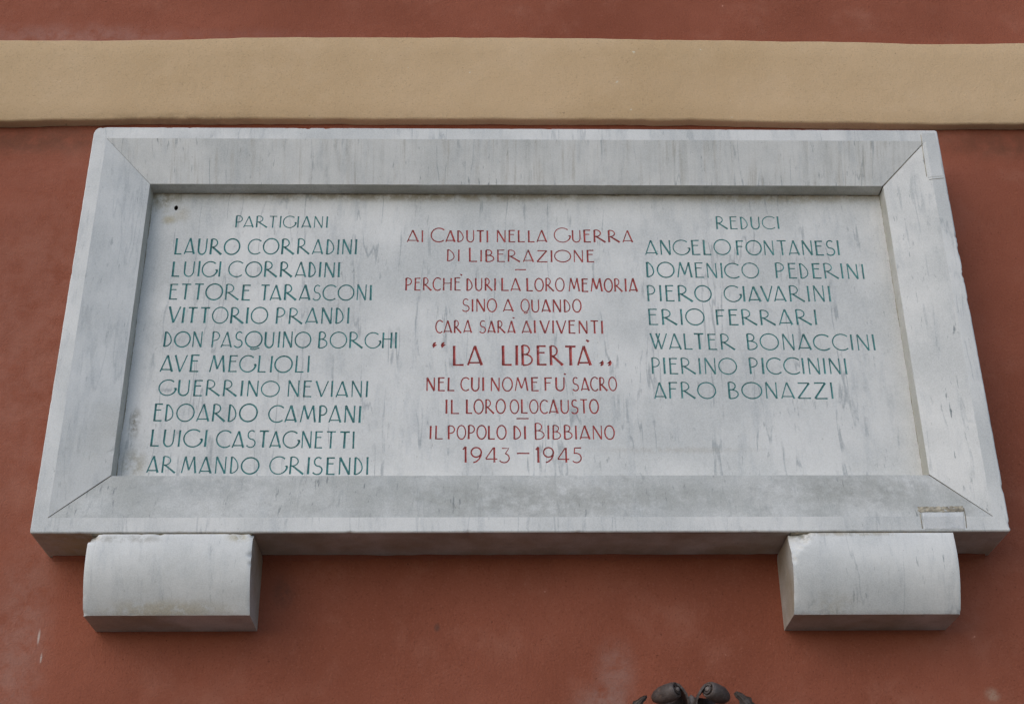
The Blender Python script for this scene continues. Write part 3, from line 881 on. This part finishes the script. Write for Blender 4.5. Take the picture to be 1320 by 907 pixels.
bracket(-0.791, -0.4935, -0.1455, M_brkt, 'left marble bracket with a broken upper left corner, under the plaque',
        [(-0.791, -0.002, 0.019, 0.022), (-0.4935, -0.045, 0.007, 0.006), (-0.515, -0.005, 0.012, 0.004), (-0.791, -0.142, 0.006, 0.006), (-0.4935, -0.004, 0.008, 0.010)], 'stone brackets carrying the plaque')
bracket(0.4885, 0.7915, -0.1475, M_brkt2, 'right marble bracket with grey veins and chipped upper left edge, under the plaque',
        [(0.4885, -0.010, 0.034, 0.016), (0.515, -0.012, 0.013, 0.004), (0.4885, -0.055, 0.008, 0.005), (0.7915, -0.145, 0.004, 0.005)], 'stone brackets carrying the plaque')

# ------------------------------------------------------------------ scrolled ornament rising into the lower edge of the view
orn = empty('wall_ornament', (0.297, 0.0, Z0 - 0.283))
orn['label'] = 'dark scrolled ornament with two curled rolls and leaf tips at the lower edge'
orn['category'] = 'ornament'

def sweep(name, path, radii, mat, parent, seg=18, flat=1.0, cap=True):
    """round tube of changing radius along a path"""
    bm = bmesh.new()
    P = [Vector(p) for p in path]
    rings = []
    for i, p in enumerate(P):
        d = (P[min(i + 1, len(P) - 1)] - P[max(i - 1, 0)]).normalized()
        a = d.cross(Vector((0, 1, 0)))
        if a.length < 0.1:
            a = d.cross(Vector((0, 0, 1)))
        a.normalize()
        b = d.cross(a)
        rings.append([bm.verts.new(p + (a * math.cos(t) + b * math.sin(t) * flat) * radii[i] * (1 + 0.05 * n1(p.x * 80 + t, p.z * 80, i))) for t in [2 * math.pi * q / seg for q in range(seg)]])
    for r0, r1 in zip(rings, rings[1:]):
        for q in range(seg):
            bm.faces.new((r0[q], r0[(q + 1) % seg], r1[(q + 1) % seg], r1[q]))
    if cap:
        bm.faces.new(rings[0])
        bm.faces.new(rings[-1])
    return bm_obj(name, bm, mat, parent, smooth=True)

for s in (-1, 1):
    # the roll: fat tapering scroll, its inner end turned outwards and coiled
    A0, A1 = Vector((s * 0.027, -0.082, 0.0045)), Vector((s * 0.070, -0.046, -0.004))
    ax = (A1 - A0).normalized()
    e1 = ax.cross(Vector((0, 0, 1))).normalized()
    e2 = e1.cross(ax)
    bm = bmesh.new()
    stations = [(0.0035, 0.0085), (0.0030, 0.0100), (0.0, 0.0116), (0.0004, 0.0132), (0.008, 0.0156), (0.020, 0.0166), (0.034, 0.0156), (0.045, 0.0120), (0.052, 0.0070), (0.0545, 0.001)]
    rr = []
    for (d, r) in stations:
        c = A0 + ax * d
        rr.append([bm.verts.new(c + (e1 * math.cos(t) + e2 * math.sin(t)) * r * (1 + 0.06 * n1(d * 60, math.cos(t) * 2, math.sin(t) * 2 + s))) for t in [2 * math.pi * q / 28 for q in range(28)]])
    for r0, r1 in zip(rr, rr[1:]):
        for q in range(28):
            bm.faces.new((r0[q], r0[(q + 1) % 28], r1[(q + 1) % 28], r1[q]))
    bm.faces.new(rr[0])
    bm.faces.new(rr[-1])
    roll = bm_obj('scroll', bm, M_orn, orn, smooth=True)
    # coil seen on the end: a raised spiral closing on a round eye
    bm = bmesh.new()
    prev = None
    for i in range(41):
        t = i / 40
        a = t * 2.2 * math.pi + 0.6
        r = 0.0088 - 0.0035 * t
        rad = e1 * math.cos(a) * s + e2 * math.sin(a)
        c = A0 + rad * r
        ring = [bm.verts.new(c + rad * u * 0.0013 + ax * v) for u, v in ((-1, 0.004), (-1, -0.0008), (1, -0.0008), (1, 0.004))]
        if prev:
            for q in range(4):
                bm.faces.new((prev[q], prev[(q + 1) % 4], ring[(q + 1) % 4], ring[q]))
        else:
            bm.faces.new(ring)
        prev = ring
    bm.faces.new(prev)
    bm_obj('coil', bm, M_orn, roll)
    bm = bmesh.new()
    rr = []
    for (d, r) in ((0.004, 0.0046), (-0.0015, 0.0046), (-0.0030, 0.0036), (-0.0036, 0.0005)):
        rr.append([bm.verts.new(A0 + ax * d + (e1 * math.cos(t) + e2 * math.sin(t)) * r) for t in [2 * math.pi * q / 16 for q in range(16)]])
    for r0, r1 in zip(rr, rr[1:]):
        for q in range(16):
            bm.faces.new((r0[q], r0[(q + 1) % 16], r1[(q + 1) % 16], r1[q]))
    bm.faces.new(rr[-1])
    bm_obj('eye', bm, M_orn2, roll, smooth=True)
    # ribbon running from the top of the roll down into the middle
    path = [(s * 0.040, -0.062, 0.0150), (s * 0.032, -0.066, 0.0158), (s * 0.0235, -0.068, 0.0130), (s * 0.017, -0.068, 0.006), (s * 0.011, -0.066, -0.003), (s * 0.007, -0.062, -0.013), (s * 0.005, -0.055, -0.028)]
    bm = bmesh.new()
    rows = []
    for i, p in enumerate(path):
        w = 0.036
        q0, q1 = Vector(path[max(0, i - 1)]), Vector(path[min(len(path) - 1, i + 1)])
        d = (q1 - q0).normalized()
        nr = Vector((d.z, 0, -d.x)).normalized() * 0.0021
        rows.append([bm.verts.new(Vector(p) + o) for o in (Vector((0, -w * 0.35, 0)) + nr, Vector((0, w, 0)) + nr, Vector((0, w, 0)) - nr, Vector((0, -w * 0.35, 0)) - nr)])
    for r0, r1 in zip(rows, rows[1:]):
        for q in range(4):
            bm.faces.new((r0[q], r0[(q + 1) % 4], r1[(q + 1) % 4], r1[q]))
    bm.faces.new(rows[0])
    bm.faces.new(rows[-1])
    bm_obj('ribbon', bm, M_orn, orn, smooth=False)
    # leaf tip beside the roll
    bm = bmesh.new()
    tip, root_ = Vector((s * 0.080 + (0.0 if s > 0 else 0.0), -0.058, 0.005 if s > 0 else -0.001)), Vector((s * 0.112, -0.03, -0.055))
    if s < 0:
        root_ = Vector((-0.105, -0.03, -0.055))
    axis = (root_ - tip)
    sd_ = axis.cross(Vector((0, 1, 0))).normalized()
    rows = []
    for i in range(11):
        t = i / 10
        c = tip + axis * t + Vector((s * 0.010 * math.sin(t * 3.0), -0.008 * math.sin(t * 2.2), 0.004 * math.sin(t * 3)))
        w = (0.0105 if s > 0 else 0.0085) * math.sin(min(1.0, t * 1.25 + 0.08) * math.pi * 0.80) ** 0.8
        w *= 1 + 0.22 * math.sin(t * 26)
        row = []
        for q in range(9):
            u = (q - 4) / 4
            row.append(bm.verts.new(c + sd_ * w * u + Vector((0, -0.006 * (1 - abs(u)) + 0.003 * math.cos(u * 9), 0))))
        rows.append(row)
    for r0, r1 in zip(rows, rows[1:]):
        for q in range(8):
            bm.faces.new((r0[q], r0[q + 1], r1[q + 1], r1[q]))
    geo = bmesh.ops.extrude_face_region(bm, geom=bm.faces[:])
    for vv in [g for g in geo['geom'] if isinstance(g, bmesh.types.BMVert)]:
        vv.co.y += 0.006
    bm_obj('leaf', bm, M_orn, orn, smooth=True)
    sweep('stem', [tuple(root_ + Vector((0, 0.004, 0.01))), (s * 0.10, -0.026, -0.075), (s * 0.075, -0.022, -0.10), (s * 0.045, -0.02, -0.115)], [0.005, 0.006, 0.007, 0.008], M_orn, orn, 10)
sweep('bud', [(0, -0.056, -0.024), (0, -0.060, -0.012), (0, -0.060, -0.004), (0, -0.059, 0.0005)], [0.008, 0.0075, 0.0055, 0.001], M_orn2, orn, 14)
# the shield below, mostly out of view
bm = bmesh.new()
rows = []
for j in range(15):
    t = j / 14
    z = 0.004 - 0.218 * t
    w = 0.062 * (1 - 0.25 * (1 - t) ** 3) * math.sqrt(max(0.0, 1 - max(0, (t - 0.25) / 0.75) ** 2.4)) + 0.001
    row = []
    for q in range(17):
        u = (q - 8) / 8
        row.append(bm.verts.new((u * w, -0.018 - 0.030 * math.sqrt(max(0, 1 - u * u * 0.9)) * min(1, 0.5 + t * 4), z - 0.004 * abs(u))))
    rows.append(row)
for r0, r1 in zip(rows, rows[1:]):
    for q in range(16):
        bm.faces.new((r0[q], r0[q + 1], r1[q + 1], r1[q]))
geo = bmesh.ops.extrude_face_region(bm, geom=bm.faces[:])
for vv in [g for g in geo['geom'] if isinstance(g, bmesh.types.BMVert)]:
    vv.co.y = 0.006
bm_obj('shield', bm, M_orn, orn, smooth=False)
